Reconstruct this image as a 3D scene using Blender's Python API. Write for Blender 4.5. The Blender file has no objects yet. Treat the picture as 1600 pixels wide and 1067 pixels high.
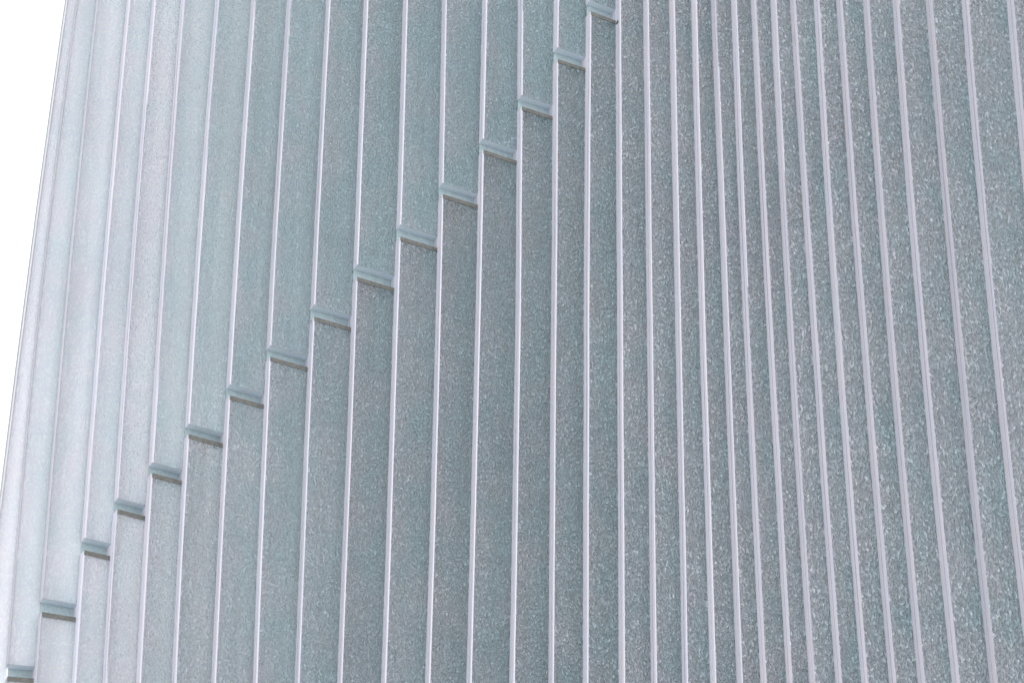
import bpy, math, random
from mathutils import Vector, Matrix, noise

random.seed(7)
scene = bpy.context.scene

# ------------------------------------------------------------------ camera
W_REF, H_REF, F_PX = 1600.0, 1067.0, 4812.0        # focal length in reference pixels
CX, CY = W_REF / 2, H_REF / 2
EYE = Vector((0.0, 0.0, 1.6))
# world up as seen in camera axes (right, up, forward): tilt of about 32 degrees, a slight roll
zc = Vector((125.0, 7700.0, F_PX)).normalized()
yc = (Vector((0, 0, 1)) - zc * zc.z).normalized()
xc = Vector((1, 0, 0))
xc = (xc - zc * zc.dot(xc) - yc * yc.dot(xc)).normalized()
RIGHT = Vector((xc.x, yc.x, zc.x))
UP = Vector((xc.y, yc.y, zc.y))
FWD = Vector((xc.z, yc.z, zc.z))

cam_data = bpy.data.cameras.new('camera')
cam = bpy.data.objects.new('camera', cam_data)
scene.collection.objects.link(cam)
cam_data.sensor_width = 36.0
cam_data.lens = F_PX / W_REF * 36.0
cam_data.clip_start = 0.1
cam_data.clip_end = 2000.0
m = Matrix.Identity(4)
for r in range(3):
    m[r][0], m[r][1], m[r][2], m[r][3] = RIGHT[r], UP[r], -FWD[r], EYE[r]
cam.matrix_world = m
cam_data.dof.use_dof = True
cam_data.dof.focus_distance = 18.42
cam_data.dof.aperture_fstop = 1.8
scene.camera = cam

# ------------------------------------------------------------------ sky, sun, exposure
SUN_EL, SUN_AZ = math.radians(40), math.radians(-80)   # azimuth from +Y (view) towards +X
world = bpy.data.worlds.new('World')
scene.world = world
world.use_nodes = True
nt = world.node_tree
nt.nodes.clear()
sky = nt.nodes.new('ShaderNodeTexSky')
sky.sky_type = 'NISHITA'
sky.sun_disc = False
sky.sun_elevation = SUN_EL
sky.sun_rotation = SUN_AZ
sky.dust_density = 4.0
bg1 = nt.nodes.new('ShaderNodeBackground')
bg1.inputs['Strength'].default_value = 0.05
nt.links.new(sky.outputs[0], bg1.inputs['Color'])
bg2 = nt.nodes.new('ShaderNodeBackground')              # even white cloud cover
bg2.inputs['Color'].default_value = (0.97, 0.985, 1.0, 1)
bg2.inputs['Strength'].default_value = 1.36
add = nt.nodes.new('ShaderNodeAddShader')
out = nt.nodes.new('ShaderNodeOutputWorld')
nt.links.new(bg1.outputs[0], add.inputs[0])
nt.links.new(bg2.outputs[0], add.inputs[1])
nt.links.new(add.outputs[0], out.inputs['Surface'])

sun_data = bpy.data.lights.new('sun', 'SUN')
sun_data.energy = 1.5
sun_data.angle = math.radians(55)
sun_data.color = (1.0, 0.96, 0.9)
sun = bpy.data.objects.new('sun', sun_data)
scene.collection.objects.link(sun)
sd = Vector((math.sin(SUN_AZ) * math.cos(SUN_EL), math.cos(SUN_AZ) * math.cos(SUN_EL), math.sin(SUN_EL)))
sun.rotation_euler = (-sd).to_track_quat('-Z', 'Y').to_euler()
sun.location = (0, 0, 40)

scene.render.engine = 'CYCLES'
scene.view_settings.view_transform = 'Standard'
scene.view_settings.look = 'None'
scene.view_settings.gamma = 1.0
scene.view_settings.use_curve_mapping = False
scene.view_settings.exposure = 0.0
scene.cycles.max_bounces = 6
scene.cycles.diffuse_bounces = 6
scene.cycles.transmission_bounces = 6
scene.cycles.caustics_reflective = False
scene.cycles.caustics_refractive = False


# ------------------------------------------------------------------ materials
def new_mat(name):
    mt = bpy.data.materials.new(name)
    mt.use_nodes = True
    t = mt.node_tree
    t.nodes.clear()
    return mt, t


def N(t, kind, **kw):
    n = t.nodes.new(kind)
    for k, v in kw.items():
        setattr(n, k, v)
    return n


def mixrgb(t, fac, a, b, blend='MIX'):
    n = t.nodes.new('ShaderNodeMix')
    n.data_type = 'RGBA'
    n.blend_type = blend
    n.clamp_factor = True
    for sock, v in ((n.inputs[0], fac), (n.inputs[6], a), (n.inputs[7], b)):
        if isinstance(v, (int, float)):
            sock.default_value = v
        elif isinstance(v, tuple):
            sock.default_value = v
        else:
            t.links.new(v, sock)
    return n.outputs[2]


def ramp(t, src, p0, p1, c0=(0, 0, 0, 1), c1=(1, 1, 1, 1)):
    n = t.nodes.new('ShaderNodeValToRGB')
    n.color_ramp.elements[0].position = p0
    n.color_ramp.elements[1].position = p1
    n.color_ramp.elements[0].color = c0
    n.color_ramp.elements[1].color = c1
    t.links.new(src, n.inputs[0])
    return n.outputs[0]


def glass_material():
    """cast channel glass with a hammered, granular face"""
    mt, t = new_mat('cast_glass')
    tc = N(t, 'ShaderNodeTexCoord')
    mp = N(t, 'ShaderNodeMapping')
    mp.inputs['Scale'].default_value = (1.0, 1.0, 0.62)
    t.links.new(tc.outputs['Object'], mp.inputs['Vector'])
    oi = N(t, 'ShaderNodeObjectInfo')

    # each sheet carries the grain size and relief of its own casting
    at_g = N(t, 'ShaderNodeAttribute', attribute_type='OBJECT', attribute_name='grain')
    at_r = N(t, 'ShaderNodeAttribute', attribute_type='OBJECT', attribute_name='relief')
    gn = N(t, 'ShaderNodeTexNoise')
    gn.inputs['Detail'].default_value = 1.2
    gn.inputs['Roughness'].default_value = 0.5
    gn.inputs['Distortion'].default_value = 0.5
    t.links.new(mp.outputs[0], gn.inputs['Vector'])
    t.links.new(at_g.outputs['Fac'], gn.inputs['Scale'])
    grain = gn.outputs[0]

    big = N(t, 'ShaderNodeTexNoise')
    big.inputs['Scale'].default_value = 6.0
    big.inputs['Detail'].default_value = 3.0
    t.links.new(mp.outputs[0], big.inputs['Vector'])
    big2 = N(t, 'ShaderNodeTexNoise')
    big2.inputs['Scale'].default_value = 1.1
    big2.inputs['Detail'].default_value = 2.0
    t.links.new(tc.outputs['Object'], big2.inputs['Vector'])

    uv = N(t, 'ShaderNodeSeparateXYZ')
    t.links.new(tc.outputs['UV'], uv.inputs[0])
    # glass tint: greyer by the flange, greener where the sheet dives under its neighbour
    teal = (0.203, 0.290, 0.316, 1)
    mauve = (0.280, 0.302, 0.332, 1)
    addn = N(t, 'ShaderNodeMath', operation='MULTIPLY_ADD')
    t.links.new(uv.outputs[0], addn.inputs[0])
    addn.inputs[1].default_value = 0.35
    t.links.new(big.outputs[0], addn.inputs[2])
    at_t = N(t, 'ShaderNodeAttribute', attribute_type='OBJECT', attribute_name='tone')
    addt = N(t, 'ShaderNodeMath', operation='ADD')
    t.links.new(addn.outputs[0], addt.inputs[0])
    t.links.new(at_t.outputs['Fac'], addt.inputs[1])
    tint_f = ramp(t, addt.outputs[0], 0.45, 0.9)
    tint = mixrgb(t, tint_f, mauve, teal)
    # brightness factor of each sheet: darker low centre, lighter right
    rv = N(t, 'ShaderNodeAttribute', attribute_type='OBJECT', attribute_name='cast')
    streak_map = N(t, 'ShaderNodeMapping')
    streak_map.inputs['Scale'].default_value = (22.0, 22.0, 0.5)
    t.links.new(tc.outputs['Object'], streak_map.inputs['Vector'])
    streak = N(t, 'ShaderNodeTexNoise')
    streak.inputs['Scale'].default_value = 1.0
    streak.inputs['Detail'].default_value = 2.0
    t.links.new(streak_map.outputs[0], streak.inputs['Vector'])
    tint = mixrgb(t, 1.0, tint, ramp(t, streak.outputs[0], 0.35, 0.7, (1.03, 1.03, 1.03, 1), (0.92, 0.915, 0.90, 1)), 'MULTIPLY')
    tint = mixrgb(t, 1.0, tint, rv.outputs['Color'], 'MULTIPLY')
    bv = ramp(t, big2.outputs[0], 0.3, 0.7, (0.9, 0.91, 0.92, 1), (1.06, 1.06, 1.05, 1))
    tint = mixrgb(t, 1.0, tint, bv, 'MULTIPLY')
    plain = tint
    # grains: whiter crystals plus sparkle highlights painted into the base colour
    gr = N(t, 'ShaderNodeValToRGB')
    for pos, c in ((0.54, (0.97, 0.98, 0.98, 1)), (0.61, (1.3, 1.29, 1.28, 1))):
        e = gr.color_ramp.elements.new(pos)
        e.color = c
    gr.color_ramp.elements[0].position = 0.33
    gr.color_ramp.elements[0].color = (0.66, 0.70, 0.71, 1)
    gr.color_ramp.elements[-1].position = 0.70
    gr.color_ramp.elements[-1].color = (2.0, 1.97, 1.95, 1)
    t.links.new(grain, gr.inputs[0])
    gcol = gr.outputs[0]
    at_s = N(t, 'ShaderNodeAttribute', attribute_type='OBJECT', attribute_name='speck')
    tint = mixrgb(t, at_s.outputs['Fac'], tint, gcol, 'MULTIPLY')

    bump = N(t, 'ShaderNodeBump')
    bump.inputs['Strength'].default_value = 1.0
    bump.inputs['Distance'].default_value = 0.045
    t.links.new(grain, bump.inputs['Height'])
    t.links.new(at_r.outputs['Fac'], bump.inputs['Distance'])
    dif = N(t, 'ShaderNodeBsdfDiffuse')
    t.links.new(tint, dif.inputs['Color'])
    t.links.new(bump.outputs[0], dif.inputs['Normal'])
    trl = N(t, 'ShaderNodeBsdfTranslucent')
    tcol = mixrgb(t, 0.92, plain, (0.82, 0.765, 0.815, 1))
    t.links.new(tcol, trl.inputs['Color'])
    body = N(t, 'ShaderNodeAddShader')
    t.links.new(dif.outputs[0], body.inputs[0])
    t.links.new(trl.outputs[0], body.inputs[1])
    gl = N(t, 'ShaderNodeBsdfGlossy')
    gl.inputs['Roughness'].default_value = 0.16
    t.links.new(bump.outputs[0], gl.inputs['Normal'])
    fr = N(t, 'ShaderNodeFresnel')
    fr.inputs['IOR'].default_value = 1.65
    t.links.new(bump.outputs[0], fr.inputs['Normal'])
    mx = N(t, 'ShaderNodeMixShader')
    t.links.new(fr.outputs[0], mx.inputs[0])
    t.links.new(body.outputs[0], mx.inputs[1])
    t.links.new(gl.outputs[0], mx.inputs[2])
    o = N(t, 'ShaderNodeOutputMaterial')
    t.links.new(mx.outputs[0], o.inputs['Surface'])
    return mt


def back_material():
    """rough rear skin of the same glass: lets light through"""
    mt, t = new_mat('glass_rear_face')
    trl = N(t, 'ShaderNodeBsdfTranslucent')
    trl.inputs['Color'].default_value = (0.96, 0.965, 0.97, 1)
    o = N(t, 'ShaderNodeOutputMaterial')
    t.links.new(trl.outputs[0], o.inputs['Surface'])
    return mt


def flange_material():
    """pale, smooth glass flange with faint drawn lines, stains and streaks"""
    mt, t = new_mat('pale_flange')
    tc = N(t, 'ShaderNodeTexCoord')
    mp = N(t, 'ShaderNodeMapping')
    mp.inputs['Scale'].default_value = (14, 14, 1.3)
    t.links.new(tc.outputs['Object'], mp.inputs['Vector'])
    n1 = N(t, 'ShaderNodeTexNoise')
    n1.inputs['Scale'].default_value = 1.6
    n1.inputs['Detail'].default_value = 3
    t.links.new(mp.outputs[0], n1.inputs['Vector'])
    col = ramp(t, n1.outputs[0], 0.35, 0.65, (0.84, 0.855, 0.95, 1), (0.90, 0.875, 0.93, 1))
    n3 = N(t, 'ShaderNodeTexNoise')
    n3.inputs['Scale'].default_value = 0.9
    n3.inputs['Detail'].default_value = 4
    t.links.new(mp.outputs[0], n3.inputs['Vector'])
    st = ramp(t, n3.outputs[0], 0.70, 0.78)
    col = mixrgb(t, st, col, (0.72, 0.64, 0.65, 1))
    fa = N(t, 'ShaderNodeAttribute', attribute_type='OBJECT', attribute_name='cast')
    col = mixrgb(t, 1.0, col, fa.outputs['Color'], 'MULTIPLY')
    p = N(t, 'ShaderNodeBsdfPrincipled')
    t.links.new(col, p.inputs['Base Color'])
    p.inputs['Roughness'].default_value = 0.45
    tr = N(t, 'ShaderNodeBsdfTranslucent')
    t.links.new(col, tr.inputs['Color'])
    mx = N(t, 'ShaderNodeMixShader')
    mx.inputs[0].default_value = 0.12
    t.links.new(p.outputs[0], mx.inputs[1])
    t.links.new(tr.outputs[0], mx.inputs[2])
    o = N(t, 'ShaderNodeOutputMaterial')
    t.links.new(mx.outputs[0], o.inputs['Surface'])
    return mt


def simple_material(name, col, rough=0.6, var=0.12, scale=20.0, metallic=0.0):
    mt, t = new_mat(name)
    tc = N(t, 'ShaderNodeTexCoord')
    n1 = N(t, 'ShaderNodeTexNoise')
    n1.inputs['Scale'].default_value = scale
    n1.inputs['Detail'].default_value = 4
    t.links.new(tc.outputs['Object'], n1.inputs['Vector'])
    lo = tuple(c * (1 - var) for c in col) + (1,)
    hi = tuple(min(1, c * (1 + var)) for c in col) + (1,)
    c = ramp(t, n1.outputs[0], 0.3, 0.7, lo, hi)
    p = N(t, 'ShaderNodeBsdfPrincipled')
    t.links.new(c, p.inputs['Base Color'])
    p.inputs['Roughness'].default_value = rough
    p.inputs['Metallic'].default_value = metallic
    b = N(t, 'ShaderNodeBump')
    b.inputs['Strength'].default_value = 0.25
    b.inputs['Distance'].default_value = 0.01
    t.links.new(n1.outputs[0], b.inputs['Height'])
    t.links.new(b.outputs[0], p.inputs['Normal'])
    o = N(t, 'ShaderNodeOutputMaterial')
    t.links.new(p.outputs[0], o.inputs['Surface'])
    return mt


def end_material():
    """sawn, frosted end of a channel: bluish and light-passing"""
    mt, t = new_mat('sawn_glass_end')
    tc = N(t, 'ShaderNodeTexCoord')
    n1 = N(t, 'ShaderNodeTexNoise')
    n1.inputs['Scale'].default_value = 70.0
    t.links.new(tc.outputs['Object'], n1.inputs['Vector'])
    c = ramp(t, n1.outputs[0], 0.35, 0.7, (0.70, 0.83, 0.95, 1), (0.80, 0.89, 0.97, 1))
    d = N(t, 'ShaderNodeBsdfDiffuse')
    t.links.new(c, d.inputs['Color'])
    r = N(t, 'ShaderNodeBsdfTranslucent')
    t.links.new(c, r.inputs['Color'])
    mx = N(t, 'ShaderNodeMixShader')
    mx.inputs[0].default_value = 0.08
    t.links.new(d.outputs[0], mx.inputs[1])
    t.links.new(r.outputs[0], mx.inputs[2])
    o = N(t, 'ShaderNodeOutputMaterial')
    t.links.new(mx.outputs[0], o.inputs['Surface'])
    return mt


def inner_material():
    """inner skin of smoother satin glass"""
    mt, t = new_mat('satin_inner_glass')
    d = N(t, 'ShaderNodeBsdfDiffuse')
    d.inputs['Color'].default_value = (0.14, 0.18, 0.19, 1)
    r = N(t, 'ShaderNodeBsdfTranslucent')
    r.inputs['Color'].default_value = (0.74, 0.74, 0.745, 1)
    ad = N(t, 'ShaderNodeAddShader')
    t.links.new(d.outputs[0], ad.inputs[0])
    t.links.new(r.outputs[0], ad.inputs[1])
    o = N(t, 'ShaderNodeOutputMaterial')
    t.links.new(ad.outputs[0], o.inputs['Surface'])
    return mt


LINER = simple_material('pale_liner', (0.42, 0.52, 0.56), 0.5, 0.12, 60)
GLASS = glass_material()
INNER = inner_material()
REAR = back_material()
FLANGE = flange_material()
SEAL = simple_material('grey_sealant', (0.44, 0.44, 0.56), 0.6, 0.10, 30)
END = end_material()
CAP = simple_material('weathered_cap', (0.15, 0.15, 0.135), 0.6, 0.25, 45)
CONCRETE = simple_material('concrete', (0.17, 0.17, 0.175), 0.9, 0.12, 6)
PAVING = simple_material('paving', (0.52, 0.515, 0.50), 0.9, 0.18, 3)
SPOT = simple_material('dark_chip', (0.05, 0.05, 0.06), 0.7, 0.2, 60)


# ------------------------------------------------------------------ geometry helpers
def ray(x, y):
    return (RIGHT * ((x - CX) / F_PX) + UP * (-(y - CY) / F_PX) + FWD)


def at_depth(x, y, Y):
    """point of the sight line through a picture point at plan distance Y"""
    d = ray(x, y)
    k = (Y - EYE.y) / d.y
    return EYE + d * k


def link(o, parent=None):
    scene.collection.objects.link(o)
    if parent is not None:
        o.parent = parent
    return o


class MB:
    def __init__(self):
        self.v, self.f, self.mi, self.uv = [], [], [], []

    def quad(self, a, b, c, d, mi=0, uv=None):
        n = len(self.v)
        self.v += [tuple(a), tuple(b), tuple(c), tuple(d)]
        self.f.append((n, n + 1, n + 2, n + 3))
        self.mi.append(mi)
        self.uv.append(uv or ((0, 0), (1, 0), (1, 1), (0, 1)))

    def box8(self, p, mi=0):
        """p: four bottom corners and four top corners, both counter-clockwise from above"""
        b, t = p[:4], p[4:]
        self.quad(b[3], b[2], b[1], b[0], mi)
        self.quad(t[0], t[1], t[2], t[3], mi)
        for k in range(4):
            j = (k + 1) % 4
            self.quad(b[k], b[j], t[j], t[k], mi)

    def build(self, name, mats, parent=None):
        me = bpy.data.meshes.new(name)
        me.from_pydata(self.v, [], self.f)
        for mt in mats:
            me.materials.append(mt)
        lay = me.uv_layers.new(name='uv')
        li = 0
        for k, poly in enumerate(me.polygons):
            poly.material_index = self.mi[k]
            for q in range(4):
                lay.data[li].uv = self.uv[k][q]
                li += 1
        me.update()
        return link(bpy.data.objects.new(name, me), parent)


# ------------------------------------------------------------------ the setting
g = MB()
g.quad((-600, -600, 0), (600, -600, 0), (600, 600, 0), (-600, 600, 0))
ground = g.build('ground', [PAVING])
ground['kind'] = 'structure'

# ------------------------------------------------------------------ the glass wall
# flange edges (left, right) at three heights: upper, middle and lower
ROWS = (10.0, 533.0, 1056.0)
SEAMS = [
    ((102.6, 104.4), (32.0, 34.0), (-31.0, -29.0)),
    ((118.6, 120.2), (55.2, 57.0), (9.0, 11.5)),
    ((149.5, 152.5), (96.8, 100.0), (53.6, 57.5)),
    ((197.4, 201.5), (150.9, 155.9), (112.9, 117.6)),
    ((236.8, 241.6), (195.0, 201.2), (160.6, 166.6)),
    ((281.6, 288.0), (244.4, 250.4), (213.1, 219.4)),
    ((335.4, 341.6), (297.4, 303.0), (268.8, 274.6)),
    ((392.1, 397.9), (357.8, 363.5), (330.5, 336.3)),
    ((448.2, 454.4), (417.1, 422.9), (395.9, 401.4)),
    ((509.2, 514.9), (483.0, 488.6), (460.8, 466.9)),
    ((567.9, 573.8), (547.9, 553.8), (527.3, 533.7)),
    ((629.4, 635.6), (613.7, 619.8), (595.9, 602.2)),
    ((690.5, 696.7), (680.0, 686.2), (665.0, 671.5)),
    ((753.5, 760.0), (742.0, 748.3), (729.1, 735.8)),
    ((809.2, 816.1), (804.8, 811.5), (796.2, 803.0)),
    ((865.2, 872.0), (860.9, 867.8), (856.9, 863.8)),
    ((915.4, 922.6), (912.4, 919.5), (910.9, 918.1)),
    ((962.0, 969.2), (964.4, 972.0), (967.3, 975.5)),
    ((1005.2, 1012.8), (1011.5, 1019.2), (1017.1, 1025.0)),
    ((1045.6, 1053.5), (1055.8, 1063.6), (1065.9, 1073.6)),
    ((1080.0, 1088.0), (1093.8, 1101.9), (1109.8, 1117.8)),
    ((1111.1, 1119.0), (1131.0, 1139.2), (1151.0, 1159.2)),
    ((1142.4, 1150.4), (1163.0, 1171.8), (1188.0, 1197.2)),
    ((1173.5, 1182.0), (1199.2, 1208.6), (1228.6, 1237.8)),
    ((1204.0, 1212.5), (1231.0, 1240.3), (1264.0, 1273.4)),
    ((1234.8, 1243.8), (1268.2, 1278.0), (1304.8, 1314.8)),
    ((1271.8, 1281.2), (1304.9, 1314.8), (1345.0, 1355.6)),
    ((1307.2, 1317.2), (1345.0, 1355.3), (1388.5, 1399.5)),
    ((1349.2, 1358.9), (1387.0, 1397.7), (1433.5, 1445.0)),
    ((1394.8, 1405.2), (1436.1, 1447.5), (1486.3, 1498.5)),
    ((1446.8, 1457.5), (1492.8, 1503.9), (1545.5, 1557.3)),
    ((1503.1, 1514.0), (1548.9, 1560.5), (1606.5, 1618.8)),
    ((1573.4, 1585.0), (1623.0, 1635.2), (1683.0, 1696.0)),
    ((1643.0, 1655.2), (1696.0, 1708.6), (1760.0, 1773.0)),
    ((1714.0, 1726.4), (1770.0, 1783.0), (1838.0, 1851.5)),
    ((1785.0, 1797.6), (1845.0, 1858.4), (1917.0, 1931.0)),
    ((1857.0, 1869.8), (1921.0, 1934.8), (1997.0, 2011.4)),
    ((1930.0, 1943.0), (1998.0, 2012.0), (2078.0, 2092.6)),
]
# picture heights of the staggered joint: foot of the upper sheet, head of the lower sheet
JOINTS = {1: (1037, 1057), 2: (934.5, 956.5), 3: (840, 860), 4: (778, 796), 5: (722, 739.5), 6: (661.5, 679),
          7: (600, 618.5), 8: (539.5, 558), 9: (476, 495.5), 10: (413.5, 433.5), 11: (351, 370.5),
          12: (286, 304.5), 13: (217, 235), 14: (149, 167.5), 15: (74.5, 93.5), 16: (0.5, 19)}
PHI = [8, 9, 19, 26] + [28] * 40           # how far each sheet turns away to its right, degrees
DEPTH = 0.062                              # flange depth of a channel
ROOF, FOOT = 16.6, 0.35

n = len(SEAMS)
# plan distances of the flange front (YF) and flange root (YB), walked sheet by sheet
YF, YB = [0.0] * n, [0.0] * n
start = 11
YF[start] = 15.52


def plan(x, Y):
    return at_depth(x, ROWS[1], Y)


def meet(P, phi, x):
    """Y at which the plan line from P at angle phi crosses the sight line x"""
    d = ray(x, ROWS[1])
    # P.x + s cos = d.x k ; P.y + s sin = d.y k
    c, s = math.cos(phi), math.sin(phi)
    k = (P.x * s - P.y * c) / (d.x * s - d.y * c)
    return d.y * k


def step_front(B, x):
    """front corner on sight line x lying one flange depth nearer than root B"""
    d = ray(x, ROWS[1])
    a = d.x * d.x + d.y * d.y
    b = -2 * (d.x * B.x + d.y * B.y)
    c = B.x * B.x + B.y * B.y - DEPTH * DEPTH
    q = max(0.0, b * b - 4 * a * c)
    return d.y * (-b - math.sqrt(q)) / (2 * a)


def step_root(Fp, x):
    d = ray(x, ROWS[1])
    a = d.x * d.x + d.y * d.y
    b = -2 * (d.x * Fp.x + d.y * Fp.y)
    c = Fp.x * Fp.x + Fp.y * Fp.y - DEPTH * DEPTH
    q = max(0.0, b * b - 4 * a * c)
    return d.y * (-b + math.sqrt(q)) / (2 * a)


YB[start] = step_root(plan(SEAMS[start][1][1], YF[start]), SEAMS[start][1][0])
for i in range(start, n - 1):
    P = plan(SEAMS[i][1][1], YF[i])
    YB[i + 1] = meet(P, math.radians(PHI[i]), SEAMS[i + 1][1][0])
    YF[i + 1] = step_front(plan(SEAMS[i + 1][1][0], YB[i + 1]), SEAMS[i + 1][1][1])
for i in range(start - 1, -1, -1):
    P = plan(SEAMS[i + 1][1][0], YB[i + 1])
    YF[i] = meet(P, math.radians(PHI[i]), SEAMS[i][1][1])
    YB[i] = step_root(plan(SEAMS[i][1][1], YF[i]), SEAMS[i][1][0])


class Edge:
    """an upright edge: plan distance Y, x bending gently with height"""
    def __init__(self, i, side):
        self.Y = (YB, YF)[side][i]
        pts = [at_depth(SEAMS[i][r][side], ROWS[r], self.Y) for r in range(3)]
        (self.z0, self.z1, self.z2) = [p.z for p in pts]
        (self.x0, self.x1, self.x2) = [p.x for p in pts]
        self.seed = i * 3.7

    def quad(self, z):
        a, b, c = self.z0, self.z1, self.z2
        return (self.x0 * (z - b) * (z - c) / ((a - b) * (a - c)) + self.x1 * (z - a) * (z - c) / ((b - a) * (b - c))
                + self.x2 * (z - a) * (z - b) / ((c - a) * (c - b)))

    def at(self, z):
        lo, hi = self.z2 - 0.4, self.z0 + 0.4
        zz = min(max(z, lo), hi)
        x = self.quad(zz)
        if zz != z:                                # runs on straight beyond the curve
            s = (self.quad(zz + 0.01) - self.quad(zz - 0.01)) / 0.02
            x += s * (z - zz) * 0.35
        x += noise.noise(Vector((self.seed, z * 0.9, 0))) * 0.0022 + noise.noise(Vector((self.seed, z * 4.0, 5))) * 0.0009
        return Vector((x, self.Y, z))


BASE = Vector((plan(SEAMS[11][1][1], YF[11]).x, YF[11], 0))
wall = bpy.data.objects.new('glass_building', None)
link(wall)
wall.location = BASE
wall['label'] = 'tall building front of overlapping translucent grey-green glass sheets against the white sky'
wall['category'] = 'building'
wall['kind'] = 'thing'

edgeB = [Edge(i, 0) for i in range(n)]
edgeF = [Edge(i, 1) for i in range(n)]


def frame(i):
    """unit plan vectors of sheet i: along the face to the right, and inward away from the viewer"""
    a, b = edgeF[i].at(11.0), edgeB[i + 1].at(11.0)
    u = (b - a)
    u.z = 0
    u.normalize()
    return u, Vector((-u.y, u.x, 0))


def levels(z0, z1):
    k = max(2, int((z1 - z0) / 0.22))
    return [z0 + (z1 - z0) * j / k for j in range(k + 1)]


def sheet(i, z0, z1):
    """the web of one channel: rough front face, rear face 7 mm behind, closed edges"""
    mb = MB()
    u, w = frame(i)
    th = w * 0.007
    zs = levels(z0, z1)
    for j in range(len(zs) - 1):
        a0, a1 = edgeF[i].at(zs[j]) - BASE, edgeF[i].at(zs[j + 1]) - BASE
        b0, b1 = edgeB[i + 1].at(zs[j]) - BASE + u * 0.004, edgeB[i + 1].at(zs[j + 1]) - BASE + u * 0.004
        mb.quad(a0, b0, b1, a1, 0, ((0, zs[j]), (1, zs[j]), (1, zs[j + 1]), (0, zs[j + 1])))
        mb.quad(b0 + th, a0 + th, a1 + th, b1 + th, 1)
        mb.quad(a0 + th, a0, a1, a1 + th, 1)
        mb.quad(b0, b0 + th, b1 + th, b1, 1)
        if j == 0:
            mb.quad(a0 + th, b0 + th, b0, a0, 1)
        if j == len(zs) - 2:
            mb.quad(a1, b1, b1 + th, a1 + th, 1)
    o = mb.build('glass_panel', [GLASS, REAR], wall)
    v = (1.04 if z1 > ROOF - 0.1 and i < 17 else 1.0) * (0.94 if 10 <= i <= 16 and z0 < 1 else 1.0) * (1.07 if i >= 17 else 1.0) * random.uniform(0.98, 1.02)
    o['cast'] = (v, v, v)
    upper = z0 > 1
    k = min(1, max(0, (i - 1) / 15.0))
    o['speck'] = 0.42 + (0.33 if upper and i < 17 else 0.56) * k
    o['tone'] = ((0.20 if upper else 0.06) if 5 <= i <= 16 else -0.07) + random.uniform(-0.05, 0.05)
    o['grain'] = 94.0 - 30.0 * min(1, max(0, (i - 12) / 16.0)) + random.uniform(-4, 4)
    o['relief'] = 0.009 + (0.020 if upper and i < 17 else 0.030) * k + random.uniform(-0.002, 0.005)
    return o


def flange(i, z0, z1, parent):
    """the pale side of the channel, in two leaves with a sealant joint between"""
    zs = levels(z0, z1)
    split = 0.47 + 0.16 * random.random()
    wob = random.random() * 50
    leaf = MB()
    bead = MB()
    vis = (SEAMS[i][1][1] - SEAMS[i][1][0])
    for j in range(len(zs) - 1):
        row = []
        for z in (zs[j], zs[j + 1]):
            B, Fp = edgeB[i].at(z) - BASE, edgeF[i].at(z) - BASE
            d = Fp - B
            side = Vector((-d.y, d.x, 0)).normalized()     # outward, to the left
            if side.x > 0:
                side = -side
            s = split + 0.10 * noise.noise(Vector((wob, z * 0.5, 0)))
            hw = 0.065 + 0.07 * noise.noise(Vector((wob + 9, z * 0.6, 0)))
            hw = max(0.012, hw)
            row.append((B - d * 1.2, B, B + d * (s - hw), B + d * (s + hw), Fp, side))
        (p0, m0, q0, r0, f0, s0), (p1, m1, q1, r1, f1, s1) = row
        o0, o1 = s0 * 0.0015, s1 * 0.0015
        # two leaves stand 1.5 mm proud of the bead
        # root inside the cavity: clear, but paler at the open joint to offset shade
        bare = i > 0 and zs[j + 1] > ZL[i - 1] - 0.05 and zs[j] < ZU[i - 1] + 0.05
        leaf.quad(p0 + o0, m0 + o0, m1 + o1, p1 + o1, 0 if bare else 1)
        leaf.quad(m0 + o0, q0 + o0, q1 + o1, m1 + o1)
        leaf.quad(r0 + o0, f0 + o0, f1 + o1, r1 + o1)
        leaf.quad(q0 + o0, q0 - o0, q1 - o1, q1 + o1)
        leaf.quad(r0 - o0, r0 + o0, r1 + o1, r1 - o1)
        b0, b1 = -s0 * 0.006, -s1 * 0.006
        leaf.quad(q0 + b0, m0 + b0, m1 + b1, q1 + b1)
        leaf.quad(f0 + b0, r0 + b0, r1 + b1, f1 + b1)
        leaf.quad(f0 + o0, f0 + b0, f1 + b1, f1 + o1)
        bead.quad(q0, r0, r1, q1)
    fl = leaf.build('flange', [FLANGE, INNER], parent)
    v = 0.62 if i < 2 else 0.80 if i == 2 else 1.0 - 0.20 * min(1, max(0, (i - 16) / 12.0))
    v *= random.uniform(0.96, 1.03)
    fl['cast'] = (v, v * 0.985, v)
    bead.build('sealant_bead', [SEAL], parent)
    return fl


def foot_plate(i, z, parent):
    """sawn underside of an upper channel"""
    u, w = frame(i)
    a, b = edgeF[i].at(z) - BASE, edgeB[i + 1].at(z) - BASE
    a, b = a + w * 0.0005 + u * 0.001, b + w * 0.0005
    back = w * (DEPTH + 0.012)
    mb = MB()
    lo, hi = Vector((0, 0, -0.002)), Vector((0, 0, 0.002))
    mb.box8([a + lo, b + lo, b + back + lo, a + back + lo, a + hi + w * .008, b + hi + w * .008, b + back + hi, a + back + hi])
    return mb.build('sawn_end', [END], parent)


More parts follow.
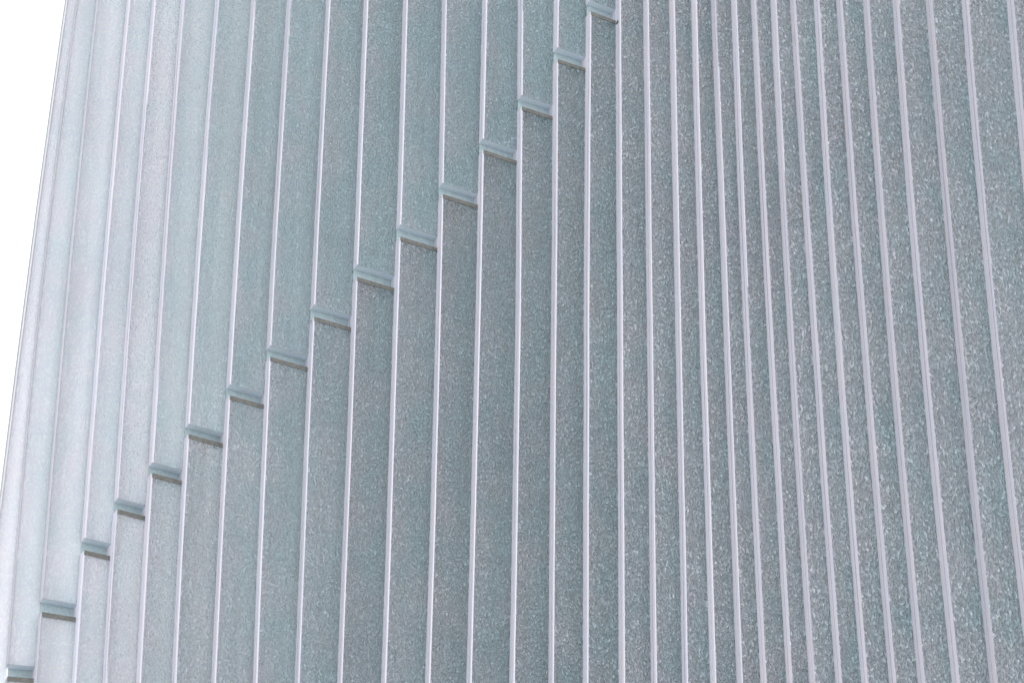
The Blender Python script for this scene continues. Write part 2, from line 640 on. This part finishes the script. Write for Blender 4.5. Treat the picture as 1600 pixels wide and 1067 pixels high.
def head_cap(i, z, parent):
    """dull brown cap along the head of a lower channel"""
    u, w = frame(i)
    h = 0.024
    mb = MB()
    pts = []
    for zz in (z - h, z + 0.003):
        a, b = edgeF[i].at(zz) - BASE + u * 0.002, edgeB[i + 1].at(zz) - BASE + u * 0.004
        pts += [a - w * 0.003, b - w * 0.003, b + w * (DEPTH * 0.9), a + w * (DEPTH * 0.9)]
    mb.box8(pts)
    return mb.build('head_cap', [CAP], parent)


def gap_pane(i, z0, z1):
    """the second skin of glass added behind the sheets"""
    u, w = frame(i)
    mb = MB()
    off = w * (DEPTH + 0.012)
    th = w * 0.007
    zs = levels(z0, z1)
    for j in range(len(zs) - 1):
        y0, y1 = zs[j], zs[j + 1]
        a0, a1 = edgeF[i].at(y0) - BASE + off, edgeF[i].at(y1) - BASE + off
        b0, b1 = edgeB[i + 1].at(y0) - BASE + off + u * 0.05, edgeB[i + 1].at(y1) - BASE + off + u * 0.05
        mb.quad(a0, b0, b1, a1, 0, ((0, y0), (1, y0), (1, y1), (0, y1)))
        mb.quad(b0 + th, a0 + th, a1 + th, b1 + th, 1)
    o = mb.build('unseen_inner_pane', [INNER, REAR], wall)  # unseen skin, added to dim and spread light from behind
    return o


def liner(i, z0, z1, parent):
    """pale strip added in the open joint to brighten it"""
    u, w = frame(i)
    mb = MB()
    pts = []
    for z in (z0, z1):
        a, b = edgeF[i].at(z) - BASE + u * 0.002, edgeB[i + 1].at(z) - BASE + u * 0.012
        pts += [a + w * (DEPTH - 0.008), b + w * (DEPTH - 0.008), b + w * (DEPTH - 0.002), a + w * (DEPTH - 0.002)]
    mb.box8(pts)
    return mb.build('added_joint_liner', [LINER], parent)  # added so the recessed joint looks lighter


# heights of the joint at every sheet
ZU, ZL = {}, {}
for i in range(n - 1):
    if i in JOINTS:
        yu, yl = JOINTS[i]
        xs = lambda y: SEAMS[i][1][1] + (SEAMS[i][2 if y > 533 else 0][1] - SEAMS[i][1][1]) * abs(y - 533) / 523.0
        ZU[i] = at_depth(xs(yu), yu, YF[i]).z
        ZL[i] = at_depth(xs(yl), yl, YF[i]).z
ZU[0] = ZU[1] - 0.42
ZL[0] = ZL[1] - 0.42
for i in range(17, n - 1):
    ZU[i] = ZU[i - 1] + 0.33
    ZL[i] = ZU[i] - (ZU[16] - ZL[16])

for i in range(n - 1):
    top_joint = ZU[i] < ROOF - 0.5
    low_top = ZL[i] if top_joint else ROOF
    p = sheet(i, FOOT, low_top)
    flange(i, FOOT, low_top, p)
    if top_joint:
        head_cap(i, low_top, p)
        q = sheet(i, ZU[i], ROOF)
        flange(i, ZU[i], ROOF, q)
        foot_plate(i, ZU[i], q)
        liner(i, low_top + 0.004, ZU[i] - 0.003, q)
    if i > 0:
        gap_pane(i, FOOT, ROOF)

# small dark chip on the flange beside the topmost visible joint
P = at_depth(965.4, 35.5, (YF[17] * 0.45 + YB[17] * 0.55)) - BASE
dF = (edgeF[17].at(12.0) - edgeB[17].at(12.0)).normalized()
sd_ = Vector((-dF.y, dF.x, 0)).normalized()
sd_ = sd_ if sd_.x < 0 else -sd_
mb = MB()
zv = Vector((0, 0, 1))
c = [P + dF * 0.012 + zv * 0.010, P - dF * 0.012 - zv * 0.002, P - dF * 0.010 - zv * 0.012, P + dF * 0.010 + zv * 0.001]
mb.box8([v - sd_ * 0.004 for v in c] + [v + sd_ * 0.007 for v in c])
mb.build('chip', [SPOT], wall)

# concrete plinth and an unseen inner wall, placed to shade the glass from behind
aL, aR = edgeF[0].at(0.3) - BASE, edgeB[n - 1].at(0.3) - BASE
mb = MB()
mb.box8([Vector((aL.x - .2, aL.y - .35, 0)), Vector((aR.x, aR.y - .35, 0)), Vector((aR.x, aR.y + .9, 0)), Vector((aL.x - .2, aL.y + .9, 0)),
         Vector((aL.x - .2, aL.y - .35, FOOT)), Vector((aR.x, aR.y - .35, FOOT)), Vector((aR.x, aR.y + .9, FOOT)), Vector((aL.x - .2, aL.y + .9, FOOT))])
mb.build('plinth', [CONCRETE], wall)
mb = MB()
cL = edgeF[4].at(11) - BASE
x0, y0 = cL.x, cL.y + 0.50
x1, y1 = aR.x + .2, aR.y + 0.6
mb.box8([Vector((x0, y0, FOOT)), Vector((x1, y1, FOOT)), Vector((x1, y1 + 6, FOOT)), Vector((x0, y0 + 6, FOOT)),
         Vector((x0, y0, ROOF)), Vector((x1, y1, ROOF)), Vector((x1, y1 + 6, ROOF)), Vector((x0, y0 + 6, ROOF))])
mb.build('unseen_inner_wall', [CONCRETE], wall)
# roof slab closing the cavity over the solid part
mb = MB()
pts = []
for z in (ROOF + .004, ROOF + .20):
    pts += [Vector((x0, cL.y - .1, z)), Vector((x1, aR.y - .2, z)), Vector((x1, y1 + 6.1, z)), Vector((x0, y0 + 6.1, z))]
mb.box8(pts)
mb.build('roof_slab', [CONCRETE], wall)
print('plan distances', [round(v, 2) for v in YF])
